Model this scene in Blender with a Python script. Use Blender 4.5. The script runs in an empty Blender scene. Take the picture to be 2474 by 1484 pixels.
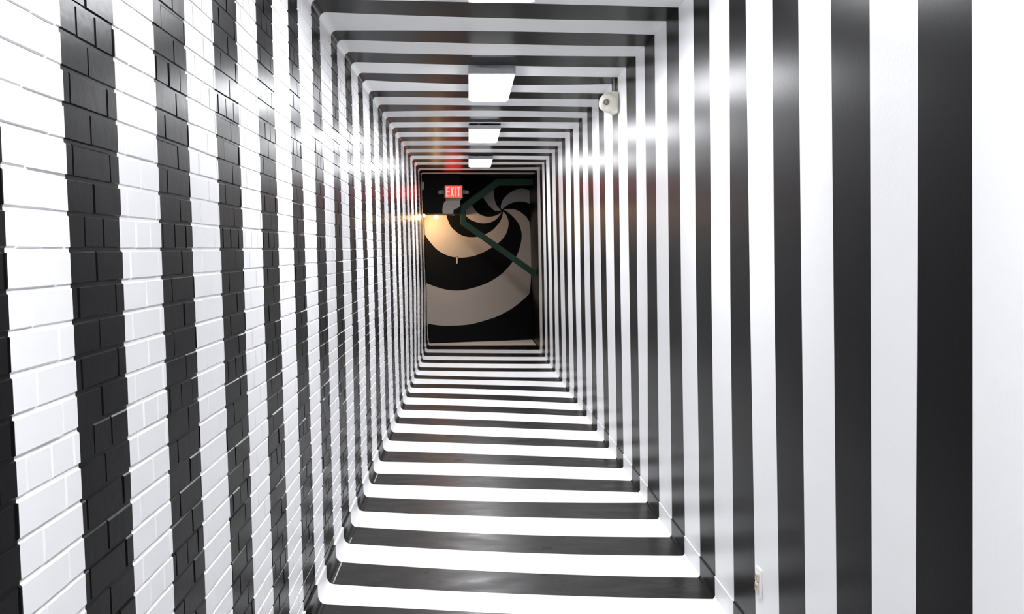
import bpy, bmesh, math, random
from mathutils import Vector, Matrix

random.seed(7)
S = bpy.context.scene
COL = S.collection

# ---------------------------------------------------------------- camera, light level
EYE = 1.65
PITCH = 0.04                                     # phone tipped slightly down
cam_d = bpy.data.cameras.new('camera')
cam = bpy.data.objects.new('camera', cam_d)
COL.objects.link(cam)
cam.location = (0, 0, EYE)
cam.rotation_euler = (math.pi / 2 - PITCH, 0, 0)
cam_d.sensor_fit = 'HORIZONTAL'
cam_d.sensor_width = 36.0
cam_d.lens = 36.0 * 2440 / 2474
cam_d.shift_x = (1237 - 1133) / 2474
cam_d.shift_y = -(742 - 698.65) / 2474
cam_d.clip_start = 0.05
S.camera = cam

world = bpy.data.worlds.new('world')
S.world = world
world.use_nodes = True
world.node_tree.nodes['Background'].inputs[0].default_value = (0.5, 0.5, 0.55, 1)
world.node_tree.nodes['Background'].inputs[1].default_value = 0.0

S.view_settings.view_transform = 'Standard'
S.view_settings.look = 'None'
S.view_settings.gamma = 1.0
S.view_settings.use_curve_mapping = False
S.view_settings.exposure = 0.0

LAMP = 53.0                                      # strength of the ceiling panels
BULB = 110.0                                     # strength of the warm bulb under the landing
SIGN = 5.5

# ---------------------------------------------------------------- measured corridor (metres)
CZ = 2.899                                       # ceiling height
Y0 = -3.6                                        # behind the viewer
YE_L, YE_R = 17.53, 18.27                        # where the end wall meets the side walls


def xl(z): return -0.7084 - 0.0285 * z           # brick wall, slightly out of plumb
def xr(z): return 1.163 - 0.0272 * z             # plastered wall, likewise


XFOOT = -0.667                                   # toe of the coved base on the left
END_A = Vector((-0.3849, 17.6668, 0))
END_T = Vector((0.92913, 0.36978, 0))
END_N = Vector((0.36978, -0.92913, 0))           # towards the viewer


def yend(x): return END_A.y + (x - END_A.x) * END_T.y / END_T.x


# painted stripe edges: depth of each edge at the top, middle and bottom of each wall
LT = [1.653, 1.909, 2.217, 2.502, 2.778, 3.099, 3.422, 3.751, 4.063, 4.436, 4.686, 5.111, 5.393, 5.838, 6.098,
      6.474, 6.819, 7.231, 7.549, 8.045, 8.363, 8.818, 9.259, 9.651, 10.046, 10.481, 10.895, 11.355, 11.788, 12.280,
      12.710, 13.160, 13.637, 14.170, 14.641, 15.107, 15.724, 16.119, 16.640, 17.000, 17.500]
LM = [1.650, 1.916, 2.199, 2.482, 2.767, 3.074, 3.379, 3.698, 4.010, 4.353, 4.653, 5.016, 5.334, 5.702, 6.034,
      6.435, 6.758, 7.214, 7.508, 7.955, 8.277, 8.736, 9.068, 9.587, 9.906, 10.428, 10.744, 11.277, 11.648, 12.220,
      12.570, 13.126, 13.561, 14.101, 14.455, 15.107, 15.606, 16.139, 16.650, 17.150, 17.600]
LB = [1.647, 1.923, 2.183, 2.464, 2.758, 3.051, 3.342, 3.652, 3.965, 4.285, 4.626, 4.906, 5.254, 5.590, 5.929,
      6.287, 6.648, 7.015, 7.353, 7.764, 8.174, 8.617, 9.010, 9.471, 9.817, 10.287, 10.656, 11.141, 11.498, 11.935,
      12.284, 12.752, 13.125, 13.622, 14.009, 14.571, 14.980, 15.473, 15.999, 16.515, 17.145]
RT = [2.233, 2.487, 2.791, 3.092, 3.393, 3.673, 4.025, 4.262, 4.615, 4.937, 5.283, 5.599, 5.954, 6.297, 6.621,
      7.022, 7.417, 7.721, 8.192, 8.510, 8.967, 9.323, 9.724, 10.045, 10.581, 10.899, 11.455, 11.829, 12.380,
      12.786, 13.260, 13.692, 14.264, 14.606, 15.047, 15.539, 16.167]
RM = [2.245, 2.523, 2.816, 3.104, 3.405, 3.708, 4.032, 4.336, 4.675, 4.990, 5.346, 5.670, 6.036, 6.360, 6.749,
      7.082, 7.499, 7.820, 8.260, 8.599, 9.047, 9.387, 9.834, 10.202, 10.706, 11.058, 11.545, 11.935, 12.464,
      12.846, 13.375, 13.746, 14.279, 14.679, 15.211, 15.693, 16.332]
RB = [2.267, 2.573, 2.846, 3.118, 3.413, 3.709, 4.023, 4.362, 4.695, 5.005, 5.366, 5.715, 6.098, 6.499, 6.783,
      7.120, 7.524, 7.862, 8.297, 8.593, 9.076, 9.423, 9.874, 10.239, 10.718, 11.089, 11.554, 11.958, 12.477,
      12.880, 13.486, 13.886, 14.410, 14.847, 15.346, 15.886, 16.438]
FLOOR_MID = [4.795, 5.122, 5.459, 5.801, 6.182, 6.548, 6.926, 7.279, 7.698, 8.067, 8.499, 8.869, 9.318, 9.700, 10.169,
      10.548, 11.021, 11.403, 11.836, 12.213, 12.659, 12.980, 13.534, 13.936, 14.460, 14.897, 15.396, 15.936,
      16.488, 17.152]
CEIL_MID = [5.156, 5.486, 5.842, 6.180, 6.545, 6.902, 7.297, 7.701, 8.072, 8.413, 8.847, 9.203, 9.604, 10.026, 10.461,
      10.875, 11.335, 11.768, 12.260, 12.690, 13.140, 13.617, 14.150, 14.621, 15.087, 15.704, 16.099, 16.640]
MURAL_ARMS = [
    [(1.03, 2.35), (1.02, 2.42), (1.07, 2.54), (1.18, 2.64), (1.32, 2.71), (1.43, 2.74), (1.52, 2.72), (1.60, 2.70), (1.60, 2.46), (1.46, 2.50), (1.32, 2.49), (1.18, 2.45), (1.09, 2.38), (1.05, 2.35)],
    [(1.07, 2.35), (1.16, 2.36), (1.24, 2.36), (1.35, 2.34), (1.44, 2.29), (1.53, 2.22), (1.62, 2.09), (1.63, 0.87), (1.51, 0.76), (1.35, 0.64), (1.19, 0.54), (0.94, 0.43), (0.75, 0.38), (0.59, 0.34), (0.43, 0.31), (0.27, 0.30), (0.11, 0.30), (-0.04, 0.30), (-0.23, 0.32), (-0.41, 0.36), (-0.43, 0.38), (-0.43, 1.07), (-0.38, 1.05), (-0.25, 1.00), (-0.10, 0.95), (0.06, 0.92), (0.22, 0.91), (0.38, 0.93), (0.56, 0.97), (0.75, 1.03), (0.91, 1.11), (1.05, 1.20), (1.17, 1.31), (1.28, 1.44), (1.35, 1.54), (1.40, 1.67), (1.43, 1.79), (1.44, 1.90), (1.42, 2.00), (1.38, 2.10), (1.30, 2.19), (1.22, 2.26), (1.14, 2.32)],
    [(1.07, 2.31), (1.11, 2.28), (1.15, 2.22), (1.18, 2.13), (1.17, 2.03), (1.14, 1.93), (1.07, 1.83), (0.95, 1.73), (0.80, 1.64), (0.66, 1.57), (0.51, 1.52), (0.39, 1.50), (0.27, 1.49), (0.14, 1.50), (0.04, 1.52), (-0.09, 1.57), (-0.21, 1.65), (-0.31, 1.76), (-0.39, 1.86), (-0.43, 1.95), (-0.43, 2.31), (-0.01, 2.32), (-0.01, 2.22), (0.02, 2.14), (0.06, 2.05), (0.13, 1.98), (0.22, 1.91), (0.34, 1.86), (0.47, 1.85), (0.59, 1.86), (0.72, 1.90), (0.86, 1.97), (0.96, 2.07), (1.03, 2.16), (1.06, 2.25)],
    [(1.05, 2.31), (1.01, 2.25), (0.94, 2.17), (0.84, 2.12), (0.74, 2.10), (0.63, 2.10), (0.51, 2.13), (0.40, 2.18), (0.34, 2.25), (0.28, 2.33), (0.29, 2.40), (0.38, 2.45), (0.46, 2.42), (0.50, 2.37), (0.56, 2.30), (0.64, 2.24), (0.78, 2.21), (0.91, 2.23), (1.00, 2.27)],
    [(1.03, 2.33), (0.96, 2.32), (0.91, 2.32), (0.83, 2.38), (0.76, 2.45), (0.71, 2.52), (0.66, 2.58), (0.67, 2.66), (0.78, 2.74), (0.88, 2.74), (0.89, 2.63), (0.90, 2.53), (0.93, 2.44), (0.98, 2.38)],
]


def pre(a, n, step):                             # carry the pattern on behind the viewer
    return [a[0] - step * (n - i) for i in range(n)] + a


NP = 18
LT, LM, LB = (pre(a, NP, 0.283) for a in (LT, LM, LB))
RT, RM, RB = (pre(a, NP, 0.285) for a in (RT, RM, RB))


def tri(t, m, b, zm, z):
    return m + (t - m) * (z - zm) / (2.9 - zm) if z > zm else b + (m - b) * z / zm


def l_edge(k, z):                                # k as measured, may be negative
    i = k + NP
    return tri(LT[i], LM[i], LB[i], 1.65 - 0.0403 * max(LM[i], 0.3), z)


def r_edge(k, z):
    i = k + NP
    return tri(RT[i], RM[i], RB[i], 1.65 - 0.0403 * max(RM[i], 0.3), z)


KL = range(-NP, len(LT) - NP)
KR = range(-NP, len(RT) - NP)
# left wall: black lies between an odd edge and the next even one; right wall and floor: even to odd


def quad3(p0, p1, p2):                           # curve through three (x, y) points
    (a, A), (b, B), (c, C) = p0, p1, p2
    def f(x):
        return (A * (x - b) * (x - c) / ((a - b) * (a - c)) + B * (x - a) * (x - c) / ((b - a) * (b - c))
                + C * (x - a) * (x - b) / ((c - a) * (c - b)))
    return f


def floor_edge(k):
    left = l_edge(k + 3, 0.0)
    right = RB[k + NP] if k + NP < len(RB) else 17.2
    if 8 <= k <= 37:
        return quad3((XFOOT, left), (0.0, FLOOR_MID[k - 8]), (1.163, right))
    return lambda x: left + (right - left) * (x - XFOOT) / (1.163 - XFOOT)


XCL = xl(CZ) + 0.035                             # ceiling starts after a small cove
XCR = xr(CZ)


def ceil_edge(k):
    left = LT[k + 1 + NP]
    right = RT[k + NP] if k + NP < len(RT) else left
    if 10 <= k <= 37:
        return quad3((XCL, left), (-0.18, CEIL_MID[k - 10]), (XCR, right))
    return lambda x: left + (right - left) * (x - XCL) / (XCR - XCL)


# ---------------------------------------------------------------- materials
def mat(name, col, rough=0.4, spec=0.5, metal=0.0, emit=None, estr=0.0, bump=None, rvar=None, cvar=None, coat=0.0):
    m = bpy.data.materials.new(name)
    m.use_nodes = True
    nt = m.node_tree
    b = nt.nodes['Principled BSDF']
    b.inputs['Base Color'].default_value = (*col, 1)
    b.inputs['Roughness'].default_value = rough
    b.inputs['Specular IOR Level'].default_value = spec
    b.inputs['Metallic'].default_value = metal
    b.inputs['Coat Weight'].default_value = coat
    if emit:
        b.inputs['Emission Color'].default_value = (*emit, 1)
        b.inputs['Emission Strength'].default_value = estr
    tc = nt.nodes.new('ShaderNodeTexCoord')

    def noise(scale, detail=3, stretch=(1, 1, 1)):
        mp = nt.nodes.new('ShaderNodeMapping')
        mp.inputs['Scale'].default_value = stretch
        nt.links.new(tc.outputs['Object'], mp.inputs['Vector'])
        n = nt.nodes.new('ShaderNodeTexNoise')
        n.inputs['Scale'].default_value = scale
        n.inputs['Detail'].default_value = detail
        nt.links.new(mp.outputs['Vector'], n.inputs['Vector'])
        return n

    if bump:
        scale, strength, dist = bump
        n = noise(scale)
        bp = nt.nodes.new('ShaderNodeBump')
        bp.inputs['Strength'].default_value = strength
        bp.inputs['Distance'].default_value = dist
        nt.links.new(n.outputs['Fac'], bp.inputs['Height'])
        nt.links.new(bp.outputs['Normal'], b.inputs['Normal'])
    if rvar:
        scale, lo, hi, stretch = rvar
        n = noise(scale, 4, stretch)
        mr = nt.nodes.new('ShaderNodeMapRange')
        mr.inputs['From Min'].default_value = 0.3
        mr.inputs['From Max'].default_value = 0.7
        mr.inputs['To Min'].default_value = lo
        mr.inputs['To Max'].default_value = hi
        nt.links.new(n.outputs['Fac'], mr.inputs['Value'])
        nt.links.new(mr.outputs['Result'], b.inputs['Roughness'])
    if cvar:
        scale, c2, lo, hi, stretch = cvar
        n = noise(scale, 5, stretch)
        mr = nt.nodes.new('ShaderNodeMapRange')
        mr.inputs['From Min'].default_value = lo
        mr.inputs['From Max'].default_value = hi
        nt.links.new(n.outputs['Fac'], mr.inputs['Value'])
        mx = nt.nodes.new('ShaderNodeMix')
        mx.data_type = 'RGBA'
        mx.inputs['A'].default_value = (*col, 1)
        mx.inputs['B'].default_value = (*c2, 1)
        nt.links.new(mr.outputs['Result'], mx.inputs['Factor'])
        nt.links.new(mx.outputs['Result'], b.inputs['Base Color'])
    return m


W_COL = (0.84, 0.84, 0.845)
K_COL = (0.004, 0.004, 0.0045)
M_WHITE = mat('white_wall_paint', W_COL, 0.32, 0.5, bump=(60, 0.06, 0.01))
M_BLACK = mat('black_wall_paint', K_COL, 0.28, 0.04, bump=(50, 0.025, 0.01))
M_BWHITE = mat('white_brick_paint', (0.755, 0.75, 0.765), 0.36, 0.35, bump=(30, 0.06, 0.01))
M_BBLACK = mat('black_brick_paint', K_COL, 0.28, 0.04, bump=(30, 0.05, 0.01))
M_CWHITE = mat('white_ceiling_paint', (0.88, 0.88, 0.88), 0.5, 0.3)
M_CBLACK = mat('black_ceiling_paint', K_COL, 0.32, 0.05)
M_FWHITE = mat('white_floor_paint', (0.87, 0.87, 0.87), 0.38, 0.4, cvar=(9, (0.72, 0.71, 0.70), 0.62, 0.85, (1, 3, 1)))
M_FBLACK = mat('black_floor_paint', (0.006, 0.0055, 0.0055), 0.31, 0.09, bump=(14, 0.05, 0.01),
               rvar=(3.5, 0.26, 0.42, (1, 2.5, 1)), cvar=(30, (0.05, 0.046, 0.042), 0.61, 0.76, (0.35, 3, 1)))
M_FBLACK.node_tree.nodes['Principled BSDF'].inputs['Specular Tint'].default_value = (1.0, 0.92, 0.86, 1)
M_WORN = mat('worn_cove_seam', (0.45, 0.42, 0.41), 0.4)
M_MBLACK = mat('black_mural_paint', (0.004, 0.0045, 0.0055), 0.6, 0.1)
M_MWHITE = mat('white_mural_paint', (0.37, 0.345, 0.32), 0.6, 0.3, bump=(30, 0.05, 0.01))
M_HOUSING = mat('lamp_housing_metal', (0.62, 0.63, 0.65), 0.45)
M_DARKMETAL = mat('dark_latch_metal', (0.10, 0.09, 0.08), 0.5)
M_PANEL = mat('lamp_diffuser', (0.9, 0.9, 0.9), 0.4, emit=(0.955, 0.967, 1.0), estr=LAMP)
M_BULB = mat('warm_bulb', (1, 0.9, 0.7), 0.3, emit=(1.0, 0.52, 0.20), estr=BULB)
M_BULB2 = mat('yellow_bulb', (1, 0.9, 0.7), 0.3, emit=(1.0, 0.70, 0.30), estr=BULB * 0.1)
M_SIGNHOUSE = mat('grey_sign_housing', (0.15, 0.14, 0.125), 0.5)
M_SIGNRED = mat('red_sign_face', (0.5, 0.02, 0.015), 0.4, emit=(1.0, 0.013, 0.010), estr=SIGN)
M_SIGNLET = mat('lit_sign_letters', (1, 0.6, 0.55), 0.4, emit=(1.0, 0.052, 0.044), estr=SIGN * 1.05)
M_LENSGLASS = mat('clear_lamp_lens', (0.26, 0.24, 0.22), 0.15)
M_GREEN = mat('green_steel_paint', (0.007, 0.030, 0.017), 0.5, 0.15)
M_CAMWHITE = mat('cream_plastic', (0.74, 0.72, 0.62), 0.35)
M_CAMRING = mat('grey_lens_ring', (0.16, 0.15, 0.15), 0.3)
M_CAMGLASS = mat('dark_lens_glass', (0.20, 0.18, 0.18), 0.2)
M_CONDUIT = mat('galvanised_conduit', (0.55, 0.58, 0.58), 0.3, metal=0.3)
M_BEIGE = mat('beige_socket_plastic', (0.58, 0.52, 0.40), 0.4)
M_BROWN = mat('brown_plate_edge', (0.20, 0.15, 0.11), 0.5)
M_SLOT = mat('socket_slot_black', (0.02, 0.02, 0.02), 0.6)
M_GREYBOX = mat('grey_box_plastic', (0.30, 0.30, 0.31), 0.5)


# ---------------------------------------------------------------- helpers
def link_mesh(name, bm, mats, parent=None, loc=None, smooth=False):
    me = bpy.data.meshes.new(name)
    bm.normal_update()
    bm.to_mesh(me)
    bm.free()
    for m in (mats if isinstance(mats, (list, tuple)) else [mats]):
        me.materials.append(m)
    if smooth:
        for p in me.polygons:
            p.use_smooth = True
    o = bpy.data.objects.new(name, me)
    COL.objects.link(o)
    if parent:
        o.parent = parent
    if loc is not None:
        o.location = loc
    return o


def pydata(name, verts, faces, fm, mats, parent=None):
    me = bpy.data.meshes.new(name)
    me.from_pydata(verts, [], faces)
    for m in mats:
        me.materials.append(m)
    me.polygons.foreach_set('material_index', fm)
    me.update()
    o = bpy.data.objects.new(name, me)
    COL.objects.link(o)
    if parent:
        o.parent = parent
    return o


def struct(o, label=None):
    o['kind'] = 'structure'
    if label:
        o['label'] = label
    return o


def tag(o, label, cat, group=None):
    o['label'] = label
    o['category'] = cat
    if group:
        o['group'] = group
    return o


def empty(name, loc, label, cat, group=None, rot=None):
    o = bpy.data.objects.new(name, None)
    o.empty_display_size = 0.1
    COL.objects.link(o)
    o.location = loc
    if rot:
        o.rotation_euler = rot
    return tag(o, label, cat, group)


def copy_tree(o, parent=None):
    c = o.copy()
    COL.objects.link(c)
    c.parent = parent
    for ch in [x for x in COL.objects if x.parent is o]:
        copy_tree(ch, c)
    return c


def add_box(bm, c, s, bevel=0.0, seg=2, rot=None):
    r = bmesh.ops.create_cube(bm, size=1.0)
    vs = r['verts']
    M = Matrix.Translation(c) @ (rot.to_4x4() if rot else Matrix.Identity(4)) @ Matrix.Diagonal((*s, 1))
    bmesh.ops.transform(bm, matrix=M, verts=vs)
    if bevel:
        es = list({e for v in vs for e in v.link_edges})
        bmesh.ops.bevel(bm, geom=es, offset=bevel, segments=seg, affect='EDGES', profile=0.5)


def add_lathe(bm, prof, M, n=24):                # prof: (radius, height) turned about local z
    rings = []
    for r, h in prof:
        if r < 1e-5:
            rings.append([bm.verts.new(M @ Vector((0, 0, h)))])
        else:
            rings.append([bm.verts.new(M @ Vector((r * math.cos(t), r * math.sin(t), h)))
                          for t in (2 * math.pi * i / n for i in range(n))])
    for a, b in zip(rings, rings[1:]):
        for i in range(n):
            j = (i + 1) % n
            if len(a) == 1 and len(b) == 1:
                continue
            if len(a) == 1:
                bm.faces.new((a[0], b[i], b[j]))
            elif len(b) == 1:
                bm.faces.new((a[i], a[j], b[0]))
            else:
                bm.faces.new((a[i], a[j], b[j], b[i]))


def along(p, d):                                 # frame at p with local z along d
    return Matrix.Translation(p) @ Vector(d).to_track_quat('Z', 'Y').to_matrix().to_4x4()


def tube(bm, a, b, r, n=12):
    a, b = Vector(a), Vector(b)
    add_lathe(bm, [(0, 0), (r, 0), (r, (b - a).length), (0, (b - a).length)], along(a, b - a), n)


# ---------------------------------------------------------------- striped sheets
def sheet(name, edges, black_first, n_u, point, mats, ystart, yend_f, u_vals):
    """Strips between successive painted edges; edges[i](u) gives depth, point(u, y) the place."""
    lines = [lambda u: ystart] + edges + [yend_f]
    verts, faces, fm = [], [], []
    for i in range(len(lines) - 1):
        b = len(verts)
        for u in u_vals:
            y_hi = yend_f(u)
            verts.append(point(u, min(lines[i](u), y_hi)))
            verts.append(point(u, min(lines[i + 1](u), y_hi)))
        for j in range(len(u_vals) - 1):
            q = b + 2 * j
            faces.append((q, q + 1, q + 3, q + 2))
            fm.append(1 if (i % 2 == 0) == black_first else 0)
    return verts, faces, fm


def lin(a, b, n): return [a + (b - a) * i / n for i in range(n + 1)]


# floor
fk = list(range(-NP, 38))
v, f, m = sheet('floor', [floor_edge(k) for k in fk], (fk[0] % 2 == 1), 0, lambda u, y: (u, y, 0.0),
                None, Y0, lambda u: yend(u) + 0.02, [-0.80] + lin(XFOOT, 1.163, 12))
floor = struct(pydata('floor', v, f, m, [M_FWHITE, M_FBLACK]))

# ceiling: the last white band before the end is narrow
ck = list(range(-NP, 38))
ce = [ceil_edge(k) for k in ck] + [lambda u: 17.02]
v, f, m = sheet('ceiling', ce, (ck[0] % 2 == 1), 0, lambda u, y: (u, y, CZ), None, Y0,
                lambda u: yend(u) + 0.02, lin(XCL, XCR + 0.01, 12))
ceiling = struct(pydata('ceiling', v, f, m, [M_CWHITE, M_CBLACK]))
# small plaster cove between the ceiling and the brick
cove_u = [i / 5 for i in range(6)]


def cove_pt(u, y):
    a = u * math.pi / 2
    r = 0.035
    return (xl(CZ) + r - r * math.cos(a), y, CZ - r + r * math.sin(a))


v, f, m = sheet('cove', [(lambda u, k=k: LT[k + NP]) for k in KL], (KL[0] % 2 == 0), 0, cove_pt, None, Y0,
                lambda u: YE_L, cove_u)
cove = pydata('trim_1', v, f, m, [M_CWHITE, M_CBLACK])
struct(cove)

# right wall
v, f, m = sheet('wall_right', [(lambda z, k=k: r_edge(k, z)) for k in KR], (KR[0] % 2 == 1), 0,
                lambda z, y: (xr(z), y, z), None, Y0, lambda z: YE_R + 0.02, lin(0.0, CZ, 16))
wall_right = struct(pydata('wall_right', v, f, m, [M_WHITE, M_BLACK]))

# flush base on the right with a proud rounded lip and a small toe
prof_r = [(0.0005, 0.110), (0.0045, 0.1085), (0.0055, 0.1045), (0.0035, 0.101), (0.0035, 0.016), (0.006, 0.009), (0.014, 0.0005)]
us = list(range(len(prof_r)))
v, f, m = sheet('b', [(lambda u, k=k: r_edge(k, prof_r[int(u)][1])) for k in KR], (KR[0] % 2 == 1), 0,
                lambda u, y: (xr(prof_r[int(u)][1]) - prof_r[int(u)][0], y, prof_r[int(u)][1]), None, Y0,
                lambda u: YE_R, us)
struct(pydata('baseboard_right', v, f, m, [M_WHITE, M_BLACK]))

# coved base on the left
prof_l = [(xl(0.09) - 0.004, 0.0925), (xl(0.09) + 0.007, 0.0915), (xl(0.09) + 0.009, 0.086)]
for i in range(8):
    a = i / 7 * math.pi / 2
    prof_l.append((XFOOT - 0.034 + 0.034 * (1 - math.cos(a)), 0.046 - 0.045 * math.sin(a)))
prof_l.append((XFOOT + 0.004, 0.0006))
us = list(range(len(prof_l)))
v, f, m = sheet('b', [(lambda u, k=k: l_edge(k, prof_l[int(u)][1])) for k in KL], (KL[0] % 2 == 0), 0,
                lambda u, y: (prof_l[int(u)][0], y, prof_l[int(u)][1]), None, Y0, lambda u: YE_L, us)
base_left = struct(pydata('baseboard_left', v, f, m, [M_WHITE, M_BLACK]))
# paint rubbed off along the toe of the cove on a few black bands
for a, b in ((4.92, 5.25), (5.60, 5.70), (7.06, 7.34)):
    bm = bmesh.new()
    add_box(bm, (XFOOT - 0.0015, (a + b) / 2, 0.0025), (0.007, b - a, 0.003), 0.001, 1)
    link_mesh('worn_seam', bm, M_WORN, base_left)

# ---------------------------------------------------------------- brick wall
C = 0.0688                                       # course height
Z_H = 1.648                                      # foot of the header course at eye height
MORT = -0.0034


def colour_left(y, z):
    n = sum(1 for k in KL if l_edge(k, z) <= y)
    last = KL[0] + n - 1
    return 1 if last % 2 != 0 else 0             # after an odd edge: black


v, f, m = sheet('wall_left', [(lambda z, k=k: l_edge(k, z)) for k in KL], (KL[0] % 2 == 0), 0,
                lambda z, y: (xl(z) + MORT, y, z), None, Y0, lambda z: YE_L + 0.02, lin(0.02, CZ, 16))
wall_left = struct(pydata('wall_left', v, f, m, [M_BWHITE, M_BBLACK]))


def brick_geo(y0, y1, z0, z1):
    """One painted brick, cut where a stripe edge crosses it."""
    ch = 0.0022
    n = random.uniform(-0.0008, 0.0008)
    tilt = random.uniform(-0.0008, 0.0008)
    zm = (z0 + z1) / 2
    jit = random.uniform(-0.002, 0.002)
    cuts = []
    for k in KL:
        c = l_edge(k, zm)
        if y0 + ch + 0.001 < c + jit < y1 - ch - 0.001:
            cuts.append((k, jit))
        if c > y1 + 0.1:
            break
    secs = [(None, y0, True), (None, y0 + ch, False)] + [(k, j, False) for k, j in cuts] + \
           [(None, y1 - ch, False), (None, y1, True)]
    prof = [(z0, True), (z0 + ch, False), (z1 - ch, False), (z1, True)]
    wob = [random.uniform(-0.0012, 0.0012) for _ in prof]
    verts, faces, fm, mids = [], [], [], []
    for k, yy, back in secs:
        ys = []
        for (z, bk), w in zip(prof, wob):
            y = yy if k is None else l_edge(k, z) + yy
            ys.append(y)
            zz = z + (w if bk else w * 0.8)
            d = MORT if (bk or back) else n + tilt * (y - y0) / 0.2
            if back and not bk:
                zz = z
            verts.append((xl(zz) + d, y, zz))
        mids.append(ys[1])
    for s in range(len(secs) - 1):
        col = colour_left((mids[s] + mids[s + 1]) / 2 - jit, zm)
        for p in range(3):
            a = s * 4 + p
            faces.append((a, a + 1, a + 5, a + 4))
            fm.append(col)
    return verts, faces, fm


specs = []
zb0 = 0.0935
row = math.floor((zb0 - Z_H) / C)
while True:
    zlo, zhi = Z_H + row * C, Z_H + (row + 1) * C
    if zlo > CZ - 0.03:
        break
    b0, b1 = max(zlo + 0.0036, zb0), min(zhi - 0.0036, CZ - 0.036)
    if b1 - b0 > 0.012:
        if row % 6 == 0:
            L, ph = 0.1017, 1.993
        else:
            L, ph = 0.2035, (2.048 if row % 2 else 1.945)
        i = math.floor((0.85 - ph) / L)
        while ph + i * L < YE_L:
            a, b = ph + i * L, min(ph + (i + 1) * L, YE_L)
            if b - a > 0.02:
                j0, j1 = random.uniform(-0.002, 0.002), random.uniform(-0.002, 0.002)
                specs.append((a + 0.0028 + j0, b - 0.0028 + j1, b0, b1))
            i += 1
    row += 1


def seen_area(s):                                # rough size in the picture, cut at the frame
    y0, y1, z0, z1 = s
    def px(y, z): return 1133 + 2440 * xl(z) / y, 601 - 2440 * (z - EYE) / y
    zc = (z0 + z1) / 2
    u0, u1 = max(px(y0, zc)[0], 0), px(y1, zc)[0]
    yc = (y0 + y1) / 2
    w0, w1 = max(px(yc, z1)[1], 0), min(px(yc, z0)[1], 1484)
    return max(0, u1 - u0) * max(0, w1 - w0)


specs.sort(key=seen_area, reverse=True)
for s in specs[:300]:
    pydata('brick', *brick_geo(*s), [M_BWHITE, M_BBLACK], wall_left)
V, F, FM = [], [], []
for s in specs[300:]:
    v, f, m = brick_geo(*s)
    b = len(V)
    V += v
    F += [tuple(i + b for i in q) for q in f]
    FM += m
field = pydata('brick_field', V, F, FM, [M_BWHITE, M_BBLACK], wall_left)
field['kind'] = 'stuff'

# ---------------------------------------------------------------- ends of the corridor
bm = bmesh.new()
add_box(bm, (0.2, Y0 - 0.05, CZ / 2), (2.4, 0.1, CZ))
struct(link_mesh('wall_back', bm, M_WHITE))

bm = bmesh.new()
for t0, t1 in ((-0.47, 1.72),):
    p = [END_A + END_T * t0, END_A + END_T * t1]
    q = [x - END_N * 0.12 for x in p]
    vs = [bm.verts.new((x.x, x.y, z)) for z in (-0.02, CZ + 0.02) for x in (p[0], p[1], q[1], q[0])]
    for a in ((0, 1, 5, 4), (1, 2, 6, 5), (2, 3, 7, 6), (3, 0, 4, 7), (0, 3, 2, 1), (4, 5, 6, 7)):
        bm.faces.new([vs[i] for i in a])
bmesh.ops.recalc_face_normals(bm, faces=bm.faces)
wall_end = struct(link_mesh('wall_end', bm, M_MBLACK))


def flat_patch(name, pts, place, thick, parent):
    bm = bmesh.new()
    front = [bm.verts.new(place(a, z, thick)) for a, z in pts]
    back = [bm.verts.new(place(a, z, 0.0)) for a, z in pts]
    bm.faces.new(front)
    n = len(pts)
    for i in range(n):
        j = (i + 1) % n
        bm.faces.new((front[i], front[j], back[j], back[i]))
    bmesh.ops.recalc_face_normals(bm, faces=bm.faces)
    return link_mesh(name, bm, M_MWHITE, parent)


def on_end(a, z, off):
    p = END_A + END_T * a + END_N * off
    return Vector((p.x, p.y, z))


def smooth_outline(pts, rounds=2):               # round the gentle bends, keep the real corners
    for _ in range(rounds):
        out = []
        n = len(pts)
        for i in range(n):
            p, q, r = Vector(pts[i - 1]), Vector(pts[i]), Vector(pts[(i + 1) % n])
            a, b = q - p, r - q
            if a.length > 1e-6 and b.length > 1e-6 and a.angle(b) < math.radians(48):
                out += [tuple(q - a * 0.25), tuple(q + b * 0.25)]
            else:
                out.append(tuple(q))
        pts = out
    return pts


for arm in MURAL_ARMS:
    flat_patch('mural_arm', smooth_outline(arm), on_end, 0.002, wall_end)

# black bulkhead of the stair landing, upper left of the end
YB = 16.9
ZB = 2.230                                       # its underside
XB = -0.145                                      # its right end
bm = bmesh.new()
add_box(bm, ((-0.79 + XB) / 2, YB + 0.38, (ZB + CZ) / 2), (XB + 0.79, 0.76, CZ - ZB), 0.004, 1)
wall_upper = struct(link_mesh('wall_upper', bm, M_MBLACK))
blob = [(-0.448, 2.243), (-0.452, 2.29), (-0.451, 2.327), (-0.446, 2.37), (-0.437, 2.404), (-0.425, 2.432),
        (-0.409, 2.453), (-0.392, 2.467), (-0.374, 2.474), (-0.12 - 0.03, 2.474), (-0.15, 2.375), (-0.20, 2.335),
        (-0.261, 2.312), (-0.268, 2.243)]
blob = [(a * 0.98, EYE + (z - EYE) * 0.98) for a, z in blob]
flat_patch('mural_arm', smooth_outline(blob), lambda a, z, o: Vector((a, YB - o, z)), 0.002, wall_upper)
bm = bmesh.new()
add_box(bm, (-0.285, YB + 0.03, ZB - 0.018), (0.085, 0.03, 0.016), 0.003, 1, Matrix.Rotation(0.12, 3, 'Y'))
add_box(bm, (-0.245, YB + 0.03, ZB - 0.008), (0.02, 0.03, 0.02), 0.002, 1)
link_mesh('cover_strip', bm, M_SIGNHOUSE, wall_upper)

# ---------------------------------------------------------------- ceiling lights
LX0, LX1 = -0.004, 0.318


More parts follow.
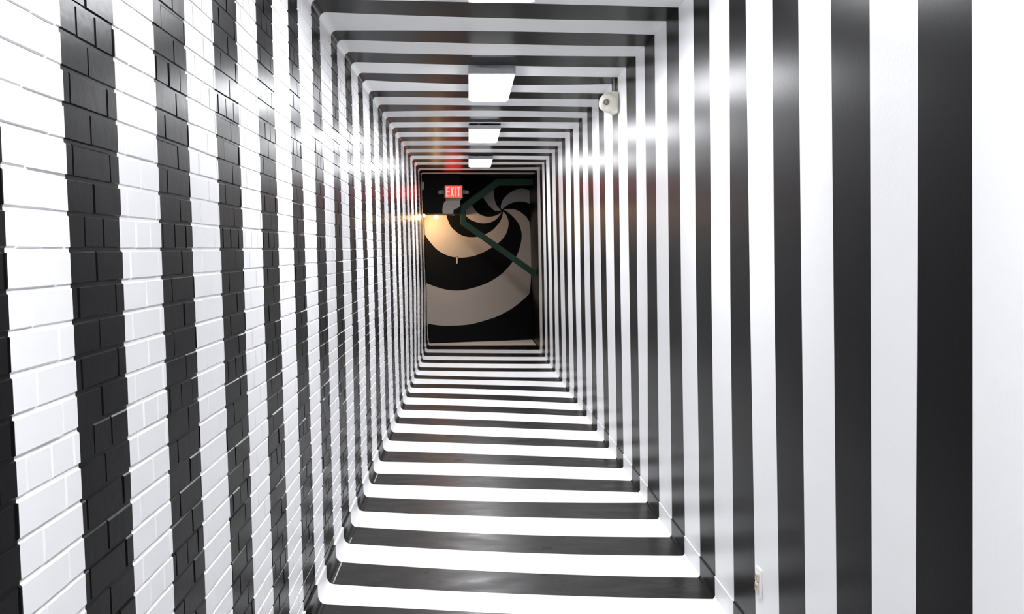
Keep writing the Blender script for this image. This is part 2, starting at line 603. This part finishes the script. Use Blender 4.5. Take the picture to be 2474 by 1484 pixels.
def make_light(y0, y1, label, latch):
    w, l = LX1 - LX0, y1 - y0
    t = empty('ceiling_light', ((LX0 + LX1) / 2, (y0 + y1) / 2, CZ), label, 'light', 'ceiling lights down the corridor')
    bm = bmesh.new()
    add_box(bm, (0, 0, -0.011), (w, l, 0.022), 0.003, 1)                       # pan against the ceiling
    for sy in (-1, 1):
        add_box(bm, (0, sy * (l / 2 - 0.012), -0.029), (w, 0.024, 0.058), 0.004, 2)   # end plates
    for sx in (-1, 1):
        add_box(bm, (sx * (w / 2 - 0.004), 0, -0.028), (0.008, l - 0.04, 0.05), 0.002, 1)  # side rails
    link_mesh('housing', bm, M_HOUSING, t)
    bm = bmesh.new()
    add_box(bm, (0, 0, -0.043), (w - 0.02, l - 0.05, 0.046), 0.016, 3)
    link_mesh('diffuser', bm, M_PANEL, t, smooth=False)
    if latch:
        bm = bmesh.new()
        add_box(bm, (-0.06, -l / 2 - 0.003, -0.012), (latch, 0.006, 0.012), 0.002, 1)
        link_mesh('latch', bm, M_DARKMETAL, t)
    return t


make_light(3.68, 4.95, 'ceiling light cut off by the top edge of the picture', 0)
make_light(6.93, 8.20, 'largest whole ceiling light, second from the viewer', 0)
make_light(10.10, 11.38, 'middle sized ceiling light with a small dark latch, third from the viewer', 0.03)
make_light(13.48, 14.78, 'smallest and farthest ceiling light, just before the dark end', 0.07)
make_light(0.40, 1.67, 'ceiling light straight above the viewer, out of the picture', 0)
make_light(-2.85, -1.58, 'ceiling light behind the viewer, out of the picture', 0)

# ---------------------------------------------------------------- exit sign on the bulkhead
t = empty('exit_sign', (-0.257, YB, 2.594), 'red lit EXIT sign with two lamp heads on the black bulkhead', 'sign')
bm = bmesh.new()
add_box(bm, (0, -0.03, 0), (0.318, 0.06, 0.218), 0.02, 3)
add_box(bm, (0, -0.028, -0.122), (0.26, 0.05, 0.032), 0.006, 1)
add_box(bm, (0, -0.02, 0.0), (0.40, 0.03, 0.07), 0.008, 1)
link_mesh('housing', bm, M_SIGNHOUSE, t)
bm = bmesh.new()
add_box(bm, (0, -0.061, 0.002), (0.272, 0.006, 0.196), 0.002, 1)
link_mesh('sign_face', bm, M_SIGNRED, t)


def letter(ch):
    bm = bmesh.new()
    w, h, s = 0.058, 0.162, 0.021
    def bar(cx, cz, sx, sz, ang=0.0):
        add_box(bm, (cx, 0, cz), (sx, 0.004, sz), 0, 1, Matrix.Rotation(ang, 3, 'Y'))
    if ch == 'E':
        bar(-w / 2 + s / 2, 0, s, h)
        for z in (h / 2 - s / 2, 0, -h / 2 + s / 2):
            bar(s / 2, z, w - s, s if z else s * 0.9)
    elif ch == 'X':
        a = math.atan2(w - s, h)
        ln = math.hypot(w - s, h)
        bar(0, 0, s, ln, a)
        bar(0, 0, s, ln, -a)
    elif ch == 'I':
        bar(0, 0, s, h)
    else:
        bar(0, h / 2 - s / 2, w, s)
        bar(0, -s / 2, s, h - s)
    return bm


for ch, x in (('E', -0.094), ('X', -0.023), ('I', 0.029), ('T', 0.086)):
    link_mesh('letter', letter(ch), M_SIGNLET, t, (x, -0.066, 0.002))
for sx in (-1, 1):
    bm = bmesh.new()
    add_lathe(bm, [(0, 0), (0.026, 0), (0.034, 0.02), (0.036, 0.05), (0.030, 0.055), (0, 0.05)],
              along((sx * 0.213, -0.012, 0), (sx * 0.25, -1, -0.15)), 16)
    h = link_mesh('lamp_head', bm, M_SIGNHOUSE, t, smooth=True)
    bm = bmesh.new()
    add_lathe(bm, [(0.029, 0.0545), (0.018, 0.061), (0, 0.063)],
              along((sx * 0.213, -0.012, 0), (sx * 0.25, -1, -0.15)), 16)
    link_mesh('lens', bm, M_LENSGLASS, h, smooth=True)


# ---------------------------------------------------------------- bulbs at the end
def bulb(name, loc, axis, label, material, r):
    t = empty(name, loc, label, 'lamp')
    bm = bmesh.new()
    add_lathe(bm, [(0, 0), (r * 1.15, 0), (r * 1.15, r * 0.35), (r * 0.75, r * 0.6), (0, r * 0.6)], along((0, 0, 0), axis), 18)
    link_mesh('lamp_holder', bm, M_DARKMETAL, t, smooth=False)
    bm = bmesh.new()
    prof = [(r * 0.6, r * 0.5)] + [(r * math.sin(a), r * (1.35 - math.cos(a)))
                                 for a in (math.pi * (0.22 + 0.78 * i / 9) for i in range(10))]
    prof[-1] = (0, prof[-1][1])
    add_lathe(bm, prof, along((0, 0, 0), axis), 18)
    link_mesh('bulb', bm, material, t, smooth=True)
    return t


bulb('bulkhead_lamp', (-0.548, YB + 0.06, ZB), (0, 0, -1), 'bright white glowing bulb under the black bulkhead, over the warmly lit swirl', M_BULB, 0.036)
# added spot beside that bulb carries its warm light onto the swirl wall
sp = bpy.data.lights.new('swirl_fill_spot', 'SPOT')
sp.energy = 49
sp.color = (1.0, 0.60, 0.27)
sp.spot_size = math.radians(155)
sp.spot_blend = 0.7
sp.shadow_soft_size = 0.03
spo = bpy.data.objects.new('swirl_fill_spot', sp)
COL.objects.link(spo)
spo.location = (-0.548, YB + 0.11, ZB - 0.05)
spo.rotation_euler = (Vector((0.05, 17.85, 1.75)) - spo.location).to_track_quat('-Z', 'Y').to_euler()
zz = 2.19
bulb('wall_lamp', (xl(zz) - 0.004, 16.55, zz), (1, 0, 0), 'small yellow glowing lamp at the far end of the brick wall', M_BULB2, 0.028)

# ---------------------------------------------------------------- green stair rail across the end
YR = 17.08
t = empty('stair_rail', (1.12, YR, 1.2), 'dark green steel stair rail bent in a K across the swirl wall', 'stair rail')


def rail_parts(path, widths, names, dep=0.06):
    """Flat steel bars meeting in mitred corners along a path in the x-z plane."""
    P = [Vector(p) for p in path]
    n = len(P) - 1
    dirs = [(P[i + 1] - P[i]).normalized() for i in range(n)]
    nor = [Vector((-d.y, d.x)) for d in dirs]

    def meet(p, n1, h1, d1, n2, h2, d2):         # where two offset edges cross
        a, b = p + n1 * h1, p + n2 * h2
        den = d1.x * d2.y - d1.y * d2.x
        t = ((b - a).x * d2.y - (b - a).y * d2.x) / den
        return a + d1 * t

    def corner(i, sgn):
        if i == 0:
            return P[0] + nor[0] * sgn * widths[0] / 2
        if i == n:
            return P[n] + nor[n - 1] * sgn * widths[n - 1] / 2
        return meet(P[i], nor[i - 1], sgn * widths[i - 1] / 2, dirs[i - 1], nor[i], sgn * widths[i] / 2, dirs[i])

    for i in range(n):
        q = [corner(i, 1), corner(i + 1, 1), corner(i + 1, -1), corner(i, -1)]
        bm = bmesh.new()
        fr = [bm.verts.new((v.x - 1.12, -dep / 2, v.y - 1.2)) for v in q]
        bk = [bm.verts.new((v.x - 1.12, dep / 2, v.y - 1.2)) for v in q]
        bm.faces.new(fr)
        bm.faces.new(bk[::-1])
        for a in range(4):
            b = (a + 1) % 4
            bm.faces.new((fr[a], fr[b], bk[b], bk[a]))
        bmesh.ops.recalc_face_normals(bm, faces=bm.faces)
        es = [e for e in bm.edges if abs(e.verts[0].co.y - e.verts[1].co.y) < 1e-6
              and abs(((e.verts[1].co - e.verts[0].co).normalized()).x * dirs[i].x
                      + ((e.verts[1].co - e.verts[0].co).normalized()).z * dirs[i].y) > 0.99]
        bmesh.ops.bevel(bm, geom=es, offset=0.005, segments=2, affect='EDGES', profile=0.5)
        link_mesh(names[i], bm, M_GREEN, t)


rail_parts([(1.075, 2.772), (0.487, 2.772), (-0.098, 2.340), (-0.098, 2.089), (1.128, 1.215)],
           [0.115, 0.115, 0.09, 0.10], ['upper_rail', 'sloping_rail', 'post', 'sloping_rail'])

# small grey fittings at the far end
bm = bmesh.new()
add_box(bm, (xl(2.69) + 0.02, 16.80, 2.69), (0.042, 0.10, 0.125), 0.006, 2)
tag(link_mesh('junction_box', bm, M_GREYBOX), 'small grey junction box high on the far end of the brick wall', 'box')
t = empty('pull_handle', on_end(0.187, 1.445, 0.002), 'tiny grey upright pull handle on the lower black swirl', 'handle')
bm = bmesh.new()
tube(bm, (0, -0.03, -0.055), (0, -0.03, 0.055), 0.013)
link_mesh('grip', bm, M_GREYBOX, t, smooth=True)
bm = bmesh.new()
add_box(bm, (0, -0.006, 0.058), (0.05, 0.028, 0.018), 0.003, 1)
link_mesh('bracket', bm, M_DARKMETAL, t)
bm = bmesh.new()
add_box(bm, (0, -0.012, -0.05), (0.018, 0.034, 0.014), 0.003, 1)
link_mesh('bracket', bm, M_DARKMETAL, t)

# ---------------------------------------------------------------- security camera on the right wall
zc = 2.712
wx = xr(zc)
t = empty('security_camera', (wx, 7.42, zc), 'cream security camera on the right wall below its conduit', 'camera')
bm = bmesh.new()                                   # back box against the wall, narrowing to the wall
add_box(bm, (-0.033, 0, 0.0), (0.072, 0.13, 0.160), 0.026, 4)
link_mesh('wall_mount', bm, M_CAMWHITE, t, smooth=False)
ax = Vector((-0.42, -0.90, -0.06)).normalized()
bm = bmesh.new()
ctr = Vector((-0.070, -0.02, 0.0))
add_lathe(bm, [(0.045, -0.07), (0.066, -0.05), (0.074, -0.02), (0.073, 0.01), (0.064, 0.036), (0.050, 0.052), (0.036, 0.058), (0, 0.059)],
          along(ctr, ax), 28)
link_mesh('housing', bm, M_CAMWHITE, t, smooth=True)
bm = bmesh.new()
nose = Vector((-0.112, -0.030, -0.020))
add_lathe(bm, [(0, -0.035), (0.030, -0.025), (0.040, 0.0), (0.031, 0.022), (0, 0.034)], along(nose, (-1, -0.1, -0.35)), 18)
link_mesh('sensor_lobe', bm, M_CAMWHITE, t, smooth=True)
bm = bmesh.new()
add_lathe(bm, [(0.0225, 0.0585), (0.0225, 0.063), (0.015, 0.063), (0.013, 0.060)], along(ctr, ax), 24)
ring = link_mesh('lens_ring', bm, M_CAMRING, t, smooth=False)
bm = bmesh.new()
add_lathe(bm, [(0.0145, 0.0602), (0.009, 0.0635), (0, 0.065)], along(ctr, ax), 20)
link_mesh('lens', bm, M_CAMGLASS, ring, smooth=True)
bm = bmesh.new()
tube(bm, (-0.022, 0.03, 0.07), (-0.022 - 0.004, 0.03, CZ - zc), 0.009)
link_mesh('conduit', bm, M_CONDUIT, t, smooth=True)

# ---------------------------------------------------------------- socket on the right wall
zo = 0.328
t = empty('wall_outlet', (xr(zo), 3.955, zo), 'white wall outlet with beige sockets low on the right wall', 'outlet')
bm = bmesh.new()
add_box(bm, (-0.004, 0, 0), (0.010, 0.072, 0.116), 0.0035, 2)
link_mesh('cover_plate', bm, M_WHITE, t)
for z in (0.021, -0.021):
    bm = bmesh.new()
    add_box(bm, (-0.010, 0.002, z), (0.010, 0.042, 0.034), 0.003, 2)
    s_ = link_mesh('socket', bm, M_BEIGE, t)
    bm = bmesh.new()
    for yy, hh in ((-0.008, 0.011), (0.010, 0.009)):
        add_box(bm, (-0.0152, yy, z + 0.004), (0.001, 0.003, hh))
    add_lathe(bm, [(0.0032, 0), (0.0032, 0.0008), (0, 0.0008)], along((-0.0149, 0.001, z - 0.009), (-1, 0, 0)), 10)
    link_mesh('slots', bm, M_SLOT, s_)
bm = bmesh.new()
add_lathe(bm, [(0.004, 0), (0.0035, 0.0015), (0, 0.0018)], along((-0.009, 0, 0), (-1, 0, 0)), 12)
link_mesh('screw', bm, M_BROWN, t)
